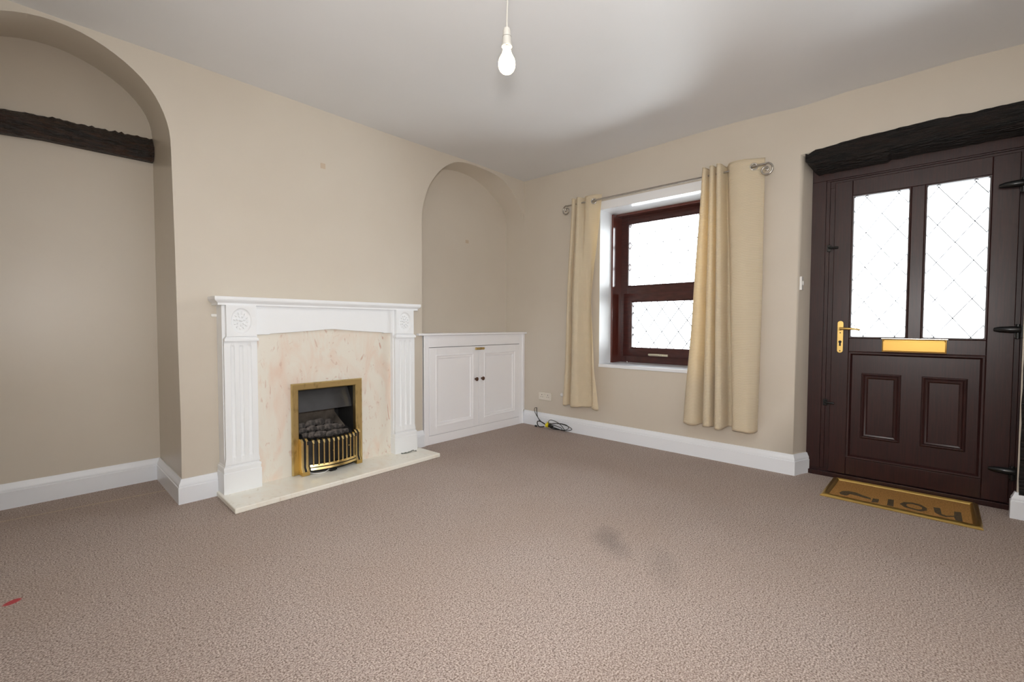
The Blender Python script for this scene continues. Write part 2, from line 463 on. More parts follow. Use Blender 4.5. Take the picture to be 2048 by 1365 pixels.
# front face: legs handled as strips between neighbouring curve points and fixed x lines
def leg_fill(curve, xside, side):
    """strip between the curve's vertical leg and a vertical line xside"""
    rows = [[(p.x, 0, p.y), (xside, 0, p.y)] for p in curve]
    wb.grid(rows)
apL = max(range(len(cL)), key=lambda i: cL[i].y); apR = max(range(len(cR)), key=lambda i: cR[i].y)
leg_fill(cL[:apL + 1], -2.90, 1)                       # right half of the left arch, out to x=-2.90
wb.add([(cL[apL].x, 0, cL[apL].y), (-2.90, 0, cL[apL].y), (-2.90, 0, TOP), (cL[apL].x, 0, TOP)], [[0, 1, 2, 3]])
leg_fill(cL[apL:], XL - .05, 1)
wb.add([(cL[apL].x, 0, cL[apL].y), (XL - .05, 0, cL[apL].y), (XL - .05, 0, TOP), (cL[apL].x, 0, TOP)], [[0, 1, 2, 3]])
i0 = next(i for i, p in enumerate(cR) if p.x < -1e-4)
leg_fill([p for p in cR[i0 - 1:apR + 1]], 0.0, 1)
wb.add([(cR[apR].x, 0, cR[apR].y), (0, 0, cR[apR].y), (0, 0, TOP), (cR[apR].x, 0, TOP)], [[0, 1, 2, 3]])
leg_fill(cR[apR:], -1.36, 1)
wb.add([(cR[apR].x, 0, cR[apR].y), (-1.36, 0, cR[apR].y), (-1.36, 0, TOP), (cR[apR].x, 0, TOP)], [[0, 1, 2, 3]])
# chimney breast between, with the fire opening
for a, b, z0, z1 in [(-2.90, -2.345, 0, TOP), (-1.918, -1.36, 0, TOP), (-2.345, -1.918, .60, TOP)]:
    wb.add([(a, 0, z0), (b, 0, z0), (b, 0, z1), (a, 0, z1)], [[0, 1, 2, 3]])
o = wb.build('wall_back', M['wall'], smooth=30, bevel=.007, seg=3)
tag(o, kind='structure')

# window wall (x = 0) with window and door openings and reveals
WY0, WY1, WZ0, WZ1 = -.905, -1.965, .655, 2.055
DY0, DY1, DZ1 = -2.445, -3.475, 2.165
wr = MB()
def px(ya, yb, z0, z1, x=0): wr.add([(x, ya, z0), (x, yb, z0), (x, yb, z1), (x, ya, z1)], [[0, 1, 2, 3]])
px(0, WY0, 0, WZ0); px(0, WY0, WZ0, WZ1); px(0, WY0, WZ1, TOP)
px(WY0, WY1, 0, WZ0); px(WY0, WY1, WZ1, TOP)
px(WY1, DY0, 0, WZ0); px(WY1, DY0, WZ0, WZ1); px(WY1, DY0, WZ1, DZ1); px(WY1, DY0, DZ1, TOP)
px(DY0, DY1, DZ1, TOP)
px(DY1, YF - .05, 0, DZ1); px(DY1, YF - .05, DZ1, TOP)
wr.add([(0, DY0, 0), (.06, -2.463, 0), (.14, -2.500, 0), (.14, -2.500, DZ1), (.06, -2.463, DZ1), (0, DY0, DZ1)], [[0, 1, 4, 5], [1, 2, 3, 4]])
wr.add([(0, DY1, 0), (.14, DY1 - .03, 0), (.14, DY1 - .03, DZ1), (0, DY1, DZ1)], [[0, 1, 2, 3]])
wr.add([(0, DY0, DZ1), (.30, DY0, DZ1), (.30, DY1 - .03, DZ1), (0, DY1 - .03, DZ1)], [[0, 1, 2, 3]])
wr.add([(.14, -2.5, 0), (.30, -2.5, 0), (.30, -2.5, DZ1), (.14, -2.5, DZ1)], [[0, 1, 2, 3]])
wr.add([(.14, DY1 - .03, 0), (.30, DY1 - .03, 0), (.30, DY1 - .03, DZ1), (.14, DY1 - .03, DZ1)], [[0, 1, 2, 3]])
tag(wr.build('wall_right', M['wall'], smooth=30, bevel=.006, seg=3), kind='structure')

wl = MB(); wl.add([(XL, .02, 0), (XL, YF - .05, 0), (XL, YF - .05, TOP), (XL, .02, TOP)], [[0, 1, 2, 3]])
tag(wl.build('wall_left', M['wall']), kind='structure')
wf = MB()
wf.add([(XL - .05, YF, 0), (.05, YF, 0), (.05, YF, TOP), (XL - .05, YF, TOP)], [[0, 1, 2, 3]])
tag(wf.build('wall_front', M['wall']), kind='structure')

# skirting boards
skp = [(0, 0), (.022, 0), (.022, .094), (.018, .097), (.0185, .104), (.0175, .112), (.012, .121), (.009, .130), (.006, .1385), (0, .139)]
sk = MB()
sk.sweep([(-2.785, 0), (-2.958, 0), (-2.951, .62), (-3.87, .62), (-3.88, 0), (XL, 0)], [(d, h) for d, h in skp], onZ(0))
sk.sweep([(-1.285, 0), (-1.43, 0)], skp, onZ(0))
tag(sk.build('baseboard_back', M['white'], smooth=30), kind='structure')
sk = MB()
sk.sweep([(.14, -2.500), (.06, -2.463), (0, DY0), (0, -.012)], skp, onZ(0))
sk.sweep([(0, YF), (0, DY1), (.02, DY1)], skp, onZ(0))
tag(sk.build('baseboard_right', M['white'], smooth=30), kind='structure')
sk = MB(); sk.sweep([(XL, -.0), (XL, YF)], skp, onZ(0))
tag(sk.build('baseboard_left', M['white'], smooth=30), kind='structure')
sk = MB(); sk.sweep([(XL, YF), (0, YF)], skp, onZ(0))
tag(sk.build('baseboard_front', M['white'], smooth=30), kind='structure')

# ------------------------------------------------------------------ front window
def lattice(mb, y0, y1, z0, z1, ph_y, ph_z, py_, pz_, wdt, x, th=.003):
    """diamond lead strips clipped to a pane; lines through the node (ph_y, ph_z) with slopes +-pz/py"""
    k = pz_ / py_
    for sg in (1, -1):
        for n in range(-12, 13):
            # line: z - ph_z = sg*k*(y - ph_y - n*py)
            pts = []
            for yy in (y0, y1):
                z = ph_z + sg * k * (yy - ph_y - n * py_)
                if z0 <= z <= z1: pts.append((yy, z))
            for zz in (z0, z1):
                y = ph_y + n * py_ + sg * (zz - ph_z) / k
                if min(y0, y1) < y < max(y0, y1): pts.append((y, zz))
            if len(pts) < 2: continue
            a, b = Vector(pts[0]), Vector(pts[1])
            if (b - a).length < .01: continue
            t = (b - a).normalized(); nn = Vector((-t.y, t.x)) * wdt / 2
            q = [a + nn, b + nn, b - nn, a - nn]
            mb.poly([(p.x, p.y) for p in q], onX(x), -th / 2, th / 2)

W = thing('window_1', (0.36, -1.435, WZ0), kind='structure')
WO = (0.36, -1.435, WZ0)
m_ = MB(WO)
FX = .36
# deep brown lining in front of the frame, then the frame itself
m_.box(.20, .44, -.922, -.895, .668, 2.05); m_.box(.20, .44, -1.948, -1.975, .668, 2.05); m_.box(.255, .44, -.922, -1.948, 2.036, 2.06)
m_.build('frame_lining', M['mahog_g'], W, bevel=.002, weld=False)
m_ = MB(WO)
def member(y0, y1, z0, z1, x0=FX, x1=.43): m_.box(x0, x1, y0, y1, z0, z1)
member(-.90, -.99, .672, 2.04); member(-1.88, -1.97, .672, 2.04)
member(-.99, -1.88, 1.975, 2.04); member(-.99, -1.88, 1.318, 1.388); member(-.99, -1.88, .672, .735)
m_.build('window_frame', M['mahog_h'], W, bevel=.004, weld=False)
s_ = MB(WO)
s_.rect(-1.912, -.958, .732, 1.320, [(0, 0), (0, .016), (.008, .020), (.070, .020), (.083, .008), (.083, -.03)], onX(FX))
s_.build('sash', M['mahog_h'], W, smooth=30)
s_ = MB(WO); s_.rect(-1.882, -.988, 1.386, 1.978, [(0, .001), (.004, .006), (.010, .002), (.010, -.02)], onX(FX)); s_.build('glazing_bead', M['mahog_h'], W, smooth=30)
for (y0, y1, z0, z1, ny_, nz_) in [(-1.835, -1.035, .805, 1.245, -1.325, 1.169), (-1.88, -.99, 1.388, 1.975, -1.325, 1.57)]:
    g = MB(WO); g.box(.385, .389, y0 - .006, y1 + .006, z0 - .006, z1 + .006); pn = g.build('pane', M['glass'], W)
    g = MB(WO); lattice(g, y0, y1, z0, z1, ny_, nz_, .152, .204, .0066 if z0 < 1 else .0046, .382)
    g.build('leading', M['lead'], pn, weld=False)
b_ = MB(WO); b_.box(-.012, .37, WY0 + .0, WY1 - .0, WZ0 - .012, .672)
b_.build('window_sill', M['white'], W, bevel=.005)
b_ = MB(WO)
b_.add([(0, WY0, .66), (.45, WY0 - .0, .66), (.45, WY0, WZ1), (0, WY0, WZ1)], [[0, 1, 2, 3]])
b_.add([(0, WY1, .66), (.45, WY1, .66), (.45, WY1, WZ1), (0, WY1, WZ1)], [[0, 1, 2, 3]])
b_.build('reveal_lining', M['white_soft'], W, weld=False)
b_ = MB(WO)
b_.add([(-.004, WY0, WZ1), (.45, WY0, WZ1), (.45, WY1, WZ1), (-.004, WY1, WZ1)], [[0, 1, 2, 3]])
b_.box(-.006, .0, WY0 + .03, WY1 - .03, WZ1, 2.128)
b_.build('soffit_board', M['reveal'], W, weld=False)
# stay handle on the opening sash
h_ = MB(WO)
h_.box(FX - .032, FX - .02, -1.225, -1.405, .742, .762)
h_.box(FX - .046, FX - .032, -1.228, -1.36, .746, .764)
h_.tube([(FX - .044, -1.33, .757), (FX - .05, -1.29, .757), (FX - .046, -1.23, .755)], .009)
h_.build('window_handle', M['silver_handle'], W, bevel=.002)

# ------------------------------------------------------------------ front door
DO = (0.13, -3.04, 0)
D = thing('door_1', DO, kind='structure')
fn = onX(.14)
m_ = MB(DO)
yA, yB = -2.498, -3.508
m_.box(.135, .21, yA, -2.578, .05, 1.995); m_.box(.135, .21, -3.50, yB, .05, 1.995); m_.box(.135, .21, yA, yB, 1.995, 2.17)
m_.box(.139, .21, -2.578, -2.600, .05, 1.985); m_.box(.139, .21, -3.480, -3.50, .05, 1.985); m_.box(.139, .21, -2.578, -3.50, 1.985, 1.995)
m_.box(.144, .21, -2.600, -2.66, .05, 1.94); m_.box(.144, .21, -3.42, -3.48, .05, 1.94); m_.box(.144, .21, -2.600, -3.48, 1.94, 1.985)
m_.box(.120, .150, yA, yB, 0, .030); m_.box(.150, .21, yA, yB, 0, .05)
m_.build('door_frame', M['mahog'], D, bevel=.002, weld=False)
LY0, LY1, LZ0, LZ1 = -2.628, -3.458, .036, 1.968
leaf = MB(DO)
X0, X1 = .127, .195
leaf.box(X0, X1, LY0, -2.722, LZ0, LZ1); leaf.box(X0, X1, -3.352, LY1, LZ0, LZ1)
leaf.box(X0, X1, -2.722, -3.352, 1.868, LZ1); leaf.box(X0, X1, -2.722, -3.352, .852, .940)
leaf.box(X0, X1, -2.722, -3.352, LZ0, .148); leaf.box(X0, X1, -3.012, -3.074, .940, 1.868)
lf = leaf.build('door_leaf', M['mahog'], D, bevel=.004, weld=False)
g = MB(DO)
g.rect(-3.352, -2.722, .148, .852, [(-.002, .001), (.004, .005), (.012, .004), (.018, -.004), (.022, -.012)], onX(X0))
for a0, a1 in ((-3.352, -3.074), (-3.012, -2.722)):
    g.rect(a0, a1, .940, 1.868, [(-.002, .0), (.003, .004), (.010, .002), (.014, -.018)], onX(X0))
g.build('bead', M['mahog'], lf, smooth=30)
g = MB(DO)
g.box(.140, .18, -2.73, -3.345, .155, .845)
for a0, a1 in ((-2.988, -2.796), (-3.281, -3.088)):
    g.rect(a0, a1, .290, .712, [(-.004, -.002), (0, .004), (.006, .007), (.012, .003), (.018, .008), (.026, .006), (.034, -.0005)], onX(.140))
g.build('door_panel', M['mahog'], lf, smooth=25, weld=False)
for a0, a1, ph in ((-3.352, -3.074, -3.132), (-3.012, -2.722, -2.795)):
    g = MB(DO); g.box(.152, .156, a0, a1, .94, 1.868); pn = g.build('door_glass', M['glass'], D)
    g = MB(DO); lattice(g, a0, a1, .942, 1.866, ph, .956 + .222 * 2, .157, .222, .0043, .149)
    g.build('leading', M['lead'], pn, weld=False)
# letter plate
g = MB(DO)
g.box(.118, .128, -2.894, -3.190, .858, .942)
g.box(.110, .119, -2.899, -3.184, .866, .925)
g.rect(-3.190, -2.894, .858, .942, [(0, 0), (0, .012), (.006, .014), (.010, .008)], onX(.127))
lp = g.build('letter_plate', M['gold_d'], lf, bevel=.001)
g = MB(DO); g.box(.104, .128, -2.89, -3.194, .940, .944); g.build('draught_cover_edge', M['chrome'], lp)
# lever handle
g = MB(DO)
ys, zs = -2.677, .945
pts = [(ys + .0165 * math.cos(a), 1.037 + .0165 * math.sin(a)) for a in [PI * k / 10 for k in range(11)]] + \
      [(ys - .0165 * math.cos(a), .858 - .0165 * math.sin(a)) for a in [PI * k / 10 for k in range(11)]]
g.poly(pts, onX(X0), 0, .010)
bp_ = g.build('door_handle', M['gold'], lf, bevel=.002)
g = MB(DO)
g.lathe((X0 - .010, ys, 1.002), [(.011, 0), (.011, .020), (.009, .03)], '-x', 16)
g.tube([(X0 - .042, ys, 1.002), (X0 - .046, ys - .02, 1.003), (X0 - .047, ys - .06, 1.002), (X0 - .046, ys - .09, .998), (X0 - .042, ys - .107, .996)], [.009, .009, .0075, .0065, .006])
g.build('lever', M['gold'], bp_, smooth=50)
g = MB(DO)
for zz in (.975, .856): g.lathe((X0 - .010, ys, zz), [(.004, 0), (.004, .0012)], '-x', 10)
g.lathe((X0 - .0095, ys, .915), [(.009, 0), (.009, .002)], '-x', 14); g.box(X0 - .0115, X0 - .009, ys - .005, ys + .005, .888, .912)
g.build('keyhole', M['dark'], bp_)
# hinges (right) and lugs (left)
for zz in (1.792, 1.002, .222):
    g = MB(DO)
    g.tube([(X0 - .012, -3.378, zz), (X0 - .022, -3.40, zz), (X0 - .026, -3.44, zz), (X0 - .024, -3.478, zz)], [.010, .016, .019, .019], 12)
    g.box(X0 - .02, X0 + .002, -3.455, -3.50, zz - .045, zz + .022)
    g.tube([(X0 - .022, -3.468, zz - .05), (X0 - .022, -3.468, zz + .03)], .010)
    g.build('hinge', M['hingeblk'], D, smooth=40, bevel=.002)
for zz in (1.540, .502):
    g = MB(DO)
    g.box(.128, .145, -2.590, -2.612, zz - .022, zz + .022)
    g.tube([(.122, -2.60, zz + .006), (.114, -2.62, zz), (.116, -2.655, zz)], .008, 8)
    g.build('keep', M['hingeblk'], D, smooth=40, bevel=.002)

# blackened lintel over the door and the dark post beside it
def rough_beam(name, mtl, sec, axis, t0, t1, n, o, topf, amp, seed, taper=None, label=None, cat=None, kind=None):
    """sec: list of (d, z) ring; axis 'x' or 'y' runs t0..t1; topf(t) adds to upper points"""
    rnd = random.Random(seed); mb = MB(o); rows = []; k = len(sec)
    off = [[rnd.gauss(0, 1) for _ in range(k)] for _ in range(n + 1)]
    for i in range(n + 1):
        t = t0 + (t1 - t0) * i / n; row = []
        for j, (d, z) in enumerate(sec):
            e = amp * (.55 * off[i][j] + .45 * off[max(i - 1, 0)][j])
            dd, zz = d + e * .6, z + e + topf(t, j)
            if taper and j in taper: 
                dd2, zz2 = taper[j](t); dd += dd2; zz += zz2
            row.append((t, dd, zz) if axis == 'x' else (dd, t, zz))
        rows.append(row)
    b = 0; mb.grid(rows, True)
    mb.f.append([j for j in range(k)]); mb.f.append([n * k + j for j in range(k)])
    return mb.build(name, mtl, None, smooth=40)
Lz = [(-3.80, 2.196), (-3.438, 2.197), (-3.242, 2.197), (-3.114, 2.205), (-2.951, 2.200), (-2.715, 2.193), (-2.60, 2.181), (-2.539, 2.177), (-2.503, 2.168), (-2.476, 2.150)]
def ltop(t, j):
    s = interp(Lz, t) - 2.196
    end = max(0, (t + 2.53) / .055)     # 0..1 close to the ragged left end
    if j in (0, 1, 2): return s - end * (.004 * j)
    if j in (3, 4): return -.02 * (1 if t > -2.75 else .4) + (0 if end == 0 else .03 * end)
    if j in (5, 6): return (-.012 if t > -2.9 else 0) + .07 * end
    return 0
secL = [(.10, 2.192), (.02, 2.196), (-.012, 2.190), (-.014, 2.150), (-.010, 2.098), (.05, 2.062), (.139, 2.052), (.139, 2.15)]
lin = rough_beam('trim_1', M['lintel'], secL, 'y', -3.80, -2.478, 70, (0, 0, 0), ltop, .0022, 3)
tag(lin, kind='structure')
p_ = MB(); rnd = random.Random(5); rows = []
for i in range(21):
    z = .12 + (2.05 - .12) * i / 20; e = lambda: rnd.gauss(0, .0015)
    rows.append([(-.008 + e(), -3.482 + e(), z), (-.008 + e(), -3.70, z), (.118, -3.70, z), (.118 + e(), -3.502 + e(), z)])
p_.grid(rows, True); p_.f.append([0, 1, 2, 3]); p_.f.append([80, 81, 82, 83])
tag(p_.build('trim_2', M['lintel'], smooth=40), kind='structure')

# light switch on the door reveal
SO = (.045, -2.457, 1.308)
sw = thing('light_switch', SO, 'narrow white light switch plate on the reveal left of the front door', 'light switch')
g = MB(SO); g.box(.020, .070, -2.455, -2.470, 1.263, 1.354); g.build('switch_plate', M['plastic_w'], sw, bevel=.003)
g = MB(SO); g.box(.036, .054, -2.470, -2.476, 1.296, 1.324); g.build('rocker', M['plastic_w'], sw, bevel=.002)

# ------------------------------------------------------------------ oak beam in the left alcove
bz = [(-3.87, 2.190), (-3.608, 2.184), (-3.43, 2.196), (-3.258, 2.199), (-3.1, 2.205), (-2.953, 2.211)]
bz2 = [(-3.87, 2.150), (-3.608, 2.142), (-3.29, 2.146), (-2.955, 2.146)]
bz3 = [(-3.87, 2.045), (-3.609, 2.047), (-3.45, 2.060), (-3.207, 2.060), (-3.05, 2.062), (-2.96, 2.062)]
rnd = random.Random(11); rows = []
N_ = 60
for i in range(N_ + 1):
    x = -3.862 + (.908) * i / N_
    e = lambda a=.0022: rnd.gauss(0, a)
    rows.append([(x, .617, interp(bz, x) + e()), (x, .600, interp(bz, x) + e(.003)), (x, .575 + e(), (interp(bz, x) + interp(bz2, x)) / 2 + e()),
                 (x, .548 + e(), interp(bz2, x) + e(.0012)), (x, .552 + e(), interp(bz2, x) - .045 + e()), (x, .575 + e(), interp(bz3, x) + e()), (x, .617, interp(bz3, x) - .002)])
g = MB((-3.4, .6, 2.12)); g.grid(rows, True); g.f.append(list(range(7))); g.f.append([N_ * 7 + j for j in range(7)])
o = g.build('oak_beam', M['beam'], smooth=35)
tag(o, 'rough dark oak beam across the back of the large left arched alcove', 'beam')

# ------------------------------------------------------------------ fireplace surround
FO = (-2.11, -.06, .03)
F_ = thing('fireplace_surround', FO, 'white fluted fireplace surround with mantel shelf and pink marble back panel', 'fireplace')
XM = -2.1095                               # centre line
def mx_(x): return 2 * XM - x
yb, ya = -.098, -.120                      # leg front, applied shaft front
# mantel shelf with stepped moulding, returns to the wall
shelf = MB(FO)
SX0, SX1, SYF = -2.815, -1.402, -.142
shelf.box(SX0, SX1, SYF, -.001, 1.163, 1.182)
prof = [(0, 1.163), (.002, 1.158), (.010, 1.152), (.016, 1.146), (.018, 1.143), (.018, 1.132)]
shelf.sweep([(SX0, -.001), (SX0, SYF), (SX1, SYF), (SX1, -.001)], [(d, h) for d, h in prof] + [(.06, 1.132), (.06, 1.163)], lambda a, b, h: (a, b, h))
shelf.build('mantel_shelf', M['white_soft'], F_, smooth=30, bevel=.002, weld=False)
# frieze with the shallow pointed apron
fz = MB(FO)
pts = [(-2.600, 1.134), (-2.600, .958), (-2.515, .958), (-2.503, .963), (-2.35, .972), (-2.20, .983), (-2.14, .988), (XM, .990), (mx_(-2.14), .988), (mx_(-2.20), .983), (mx_(-2.35), .972), (mx_(-2.503), .963), (mx_(-2.515), .958), (mx_(-2.600), .958), (mx_(-2.600), 1.134)]
fz.poly(pts, onY(0), .062, .093)
fz.build('frieze', M['white_soft'], F_, bevel=.002)
g = MB(FO)
g.box(-2.60, mx_(-2.60), -.001, -.062, .955, 1.134); g.build('frieze_backing', M['white_soft'], F_)
for sgn in (0, 1):
    q = (lambda x: x) if sgn == 0 else mx_
    L_ = MB(FO)
    L_.box(q(-2.772), q(-2.584), -.001, yb, .03, 1.134)
    leg = L_.build('leg', M['white_soft'], F_, bevel=.002)
    # fluted pilaster
    sh = MB(FO); x0, x1 = -2.768, -2.592; cs = [-2.725, -2.680, -2.635]; r = .0115
    xs = [x0]
    for cx in cs: xs += [cx - r * math.cos(PI * k / 8) for k in range(9)]
    xs.append(x1)
    def yd(x, on):
        for cx in cs:
            if abs(x - cx) < r + 1e-6: return ya + (math.sqrt(max(0, r * r - (x - cx) ** 2)) * .8 if on else 0)
        return ya
    zr = [(.196, 0), (.236, 0), (.2405, .55), (.247, 1), (.886, 1), (.893, .55), (.898, 0), (.922, 0)]
    rows = []
    for z, on in zr:
        fl_ = .006 if z < .2 else 0
        row = [(q(x0 - fl_), yb, z)]
        for x in xs:
            xx = x + (fl_ if x == x1 else (-fl_ if x == x0 else 0))
            row.append((q(xx), ya + (yd(x, True) - ya) * on - fl_ * .5, z))
        row.append((q(x1 + fl_), yb, z)); rows.append(row)
    sh.grid(rows)
    sh.build('pilaster', M['white_soft'], leg, smooth=40)
    # plinth
    pl = MB(FO); pa, pb = sorted((q(-2.784), q(-2.580)))
    pl.sweep([(pa, -.001), (pa, -.130), (pb, -.130), (pb, -.001)],
             [(0, .03), (0, .150), (.003, .153), (.003, .168), (.001, .176), (.003, .183), (.009, .187), (.010, .193), (.016, .200), (.05, .200), (.05, .03)], lambda a, b, h: (a, b, h))
    pl.box(pa + .02, pb - .02, -.11, -.001, .031, .1995)
    pl.build('plinth', M['white_soft'], leg, smooth=30, weld=False)
    # corner block with rosette
    cb = MB(FO)
    ba, bb = sorted((q(-2.756), q(-2.598))); cxm = (ba + bb) / 2; zc = 1.042; rx_, rz_ = .056, .076
    n = 48; sq = []; 
    def onsq(a):
        c_, s_ = math.cos(a), math.sin(a); hx, hz = (bb - ba) / 2, .092
        k = min(hx / max(1e-9, abs(c_)), hz / max(1e-9, abs(s_))); return (cxm + c_ * k, zc + s_ * k)
    rows = []
    angs = [2 * PI * k / n for k in range(n)]
    crn = [math.atan2(.092, (bb - ba) / 2)]; crn = [crn[0], PI - crn[0], PI + crn[0], 2 * PI - crn[0]]
    for cr_ in crn:
        i_ = min(range(n), key=lambda i: abs(angs[i] - cr_)); angs[i_] = cr_
    yy = -.128
    rows.append([(onsq(a)[0], yb, onsq(a)[1]) for a in angs])
    rows.append([(onsq(a)[0], yy, onsq(a)[1]) for a in angs])
    for s_, dp in ((1.0, 0), (.97, .001), (.93, .006), (.86, .009), (.78, .010), (.4, .010), (.01, .010)):
        rows.append([(cxm + rx_ * s_ * math.cos(a), yy + dp, zc + rz_ * s_ * math.sin(a)) for a in angs])
    cb.grid(rows, True)
    ca, cc = min(q(-2.769), q(-2.588)), max(q(-2.769), q(-2.588))
    cb.sweep([(ca, yb + .0), (ca, -.138), (cc, -.138), (cc, yb + .0)], [(0, .922), (0, .934), (.003, .940), (.009, .946), (.014, .949), (.05, .949), (.05, .922)], lambda a, b, h: (a, b, h))
    cb.box(ca + .01, cc - .01, yb - .001, -.125, .9225, .949)
    blk = cb.build('corner_block', M['white_soft'], leg, smooth=30, weld=False)
    ro = MB(FO)
    for ring, (cnt, rr, sz) in enumerate([(1, 0, .008), (7, .34, .0065), (12, .60, .006)]):
        for k in range(cnt):
            a = 2 * PI * k / cnt + ring * .2
            X_, Z_ = cxm + rx_ * rr * math.cos(a), zc + rz_ * rr * math.sin(a)
            # leaf-like petal stretched outward
            ca_, sa_ = math.cos(a), math.sin(a); prs = []
            for i in range(5):
                th = PI * i / 4 / 2
                prs.append([(X_ + (sz * 1.35 * math.cos(b) * math.cos(th)) * ca_ - sz * .8 * math.sin(b) * math.cos(th) * sa_,
                             yy + .0095 - sz * 1.1 * math.sin(th),
                             Z_ + (sz * 1.35 * math.cos(b) * math.cos(th)) * sa_ + sz * .8 * math.sin(b) * math.cos(th) * ca_) for b in [2 * PI * j / 10 for j in range(10)]])
            ro.grid(prs, True)
    ro.build('rosette', M['white_soft'], blk, smooth=60, weld=False)
# marble back panel with fire opening
pz1 = 1.0
bpn = MB(FO)
for a, b, z0, z1 in [(-2.60, -2.340, .03, pz1), (-1.923, mx_(-2.60), .03, pz1), (-2.340, -1.923, .597, pz1)]:
    bpn.box(a, b, -.012, -.067, z0, z1)
bpn.build('marble_panel', M['marble'], F_, weld=False)
g = MB(FO); g.box(-2.80, -2.765, -.0005, -.006, 1.066, 1.082); g.build('fixing_plate', M['plastic_w'], F_, bevel=.002)

hb = MB((-2.1, -.2, 0))
hb.poly([(-2.795, -.022), (-2.806, -.398), (-1.382, -.354), (-1.392, -.024)], onZ(0), .0, .030)
o = hb.build('hearth', M['hearth'], bevel=.006, seg=3)
tag(o, 'low cream marble hearth slab on the carpet under the white surround', 'hearth')

# ------------------------------------------------------------------ gas fire
GO = (-2.13, -.09, .03)
G = thing('gas_fire', GO, 'brass trimmed inset gas fire with coal tray in the marble fireplace', 'gas fire')
t_ = MB(GO)
tp = [(0, 0), (0, .014), (.006, .020), (.041, .013), (.047, .006), (.047, -.03)]
t_.sweep([(-1.884, .031), (-1.884, .633), (-2.380, .633), (-2.380, .031)], tp, onY(-.067))
t_.build('trim_frame', M['brass_old'], G, smooth=25)
fb = MB(GO)
bx0, bx1, bz0, bz1, by = -2.336, -1.926, .031, .588, .20
fb.add([(bx0, -.06, bz0), (bx1, -.06, bz0), (bx1, -.06, bz1), (bx0, -.06, bz1), (bx0, by, bz0), (bx1, by, bz0), (bx1, by, bz1), (bx0, by, bz1)],
       [[0, 1, 5, 4], [1, 2, 6, 5], [2, 3, 7, 6], [3, 0, 4, 7], [4, 5, 6, 7]])
fb.build('firebox', M['soot'], G, solid=.003)
hd = MB(GO)
hd.add([(bx0 + .004, .03, .582), (-1.944, .03, .582), (-1.918, -.005, .428), (bx0 + .004, -.005, .428)], [[0, 1, 2, 3]])
hd.add([(bx0 + .004, -.005, .428), (-1.930, -.005, .428), (-1.95, .06, .418), (bx0 + .004, .06, .418)], [[0, 1, 2, 3]])
hd.build('canopy', M['hood'], G, solid=.004)
cr = MB(GO)
cr.add([(bx0 + .004, .15, .20), (-1.99, .15, .20), (-1.99, .13, .42), (bx0 + .004, .13, .42)], [[0, 1, 2, 3]])
cr.add([(-1.99, .14, .38), (-1.932, .0, .22), (-1.932, .0, .06), (-1.99, .14, .06)], [[0, 1, 2, 3]])
cr.build('ceramic_wall', M['ceramic'], G, solid=.006)
bd = MB(GO)
bd.poly([(-.095, .06), (-.095, .225), (-.05, .245), (.12, .295), (.14, .295), (.14, .06)], lambda a, b, h: (h, a, b), bx0 + .006, -1.936)
bd.build('coal_bed', M['soot'], G)
# fret: black backing, bowed brass bars, end posts and bottom rails
XF0, XF1 = -2.300, -1.950; xcm = (XF0 + XF1) / 2; hw = (XF1 - XF0) / 2
def bow(x): return -.118 - .042 * max(0, 1 - ((x - xcm) / hw) ** 2)
xs = [XF0 + (XF1 - XF0) * k / 24 for k in range(25)]
bk_ = MB(GO)
for z0, z1, fwd in ((.228, .252, .004), (.060, .075, .002)):
    rows = [[(x, bow(x) + .012, z0), (x, bow(x) + .012, z1), (x, bow(x) - fwd, z1), (x, bow(x) - fwd, z0)] for x in xs]
    bk_.grid(rows, True)
rows = [[(x, bow(x) + .016, .07), (x, bow(x) + .016, .235)] for x in xs]
bk_.grid(rows)
rows = [[(x, bow(x) + .03, .033), (x, bow(x) + .03, .07)] for x in xs]
bk_.grid(rows)
bk_.build('fret_back', M['black'], G, smooth=30)
nb = 10
for k in range(nb):
    x = -2.268 + (.286) * k / (nb - 1); y = bow(x)
    b_ = MB(GO)
    b_.box(x - .0042, x + .0042, y - .010, y - .001, .088, .236)
    b_.add([(x - .008, y - .004, .256), (x + .008, y - .004, .256), (x + .0045, y - .015, .236), (x - .0045, y - .015, .236),
            (x - .008, y + .012, .262), (x + .008, y + .012, .262), (x + .0045, y - .001, .230), (x - .0045, y - .001, .230)],
           [[0, 1, 2, 3], [0, 1, 5, 4], [2, 3, 7, 6], [0, 3, 7, 4], [1, 2, 6, 5], [4, 5, 6, 7]])
    b_.build('bar', M['brass'], G, bevel=.0012)
for z0, z1, fw in ((.080, .094, .008), (.060, .074, .016)):
    r_ = MB(GO)
    rows = [[(x, bow(x) + .002, z0), (x, bow(x) + .002, z1), (x, bow(x) - fw + .004, z1), (x, bow(x) - fw, z0)] for x in xs[1:-1]]
    r_.grid(rows, True); r_.build('rail', M['brass'], G, smooth=30)
for x0, x1 in ((-2.338, -2.292), (-1.958, -1.918)):
    w3 = (x1 - x0) / 3
    for j in range(3):
        a0, a1 = x0 + w3 * j, x0 + w3 * (j + 1)
        pr_ = [(-.07, .031), (-.07, .268), (-.098, .268), (-.120, .252), (-.120, .086), (-.136, .060), (-.136, .031)]
        if j == 1: pr_ = [(a + (.002 if a < -.09 else 0), b) for a, b in pr_]
        q_ = MB(GO); q_.poly(pr_, lambda a, b, h: (h, a, b), a0, a1)
        q_.build('post' if j != 1 else 'post_inlay', M['brass'] if j != 1 else M['black'], G, bevel=.0012)
    q_ = MB(GO); q_.box(x0 - .001, x1 + .001, -.139, -.10, .0305, .056); q_.build('foot', M['gold'], G, bevel=.002)
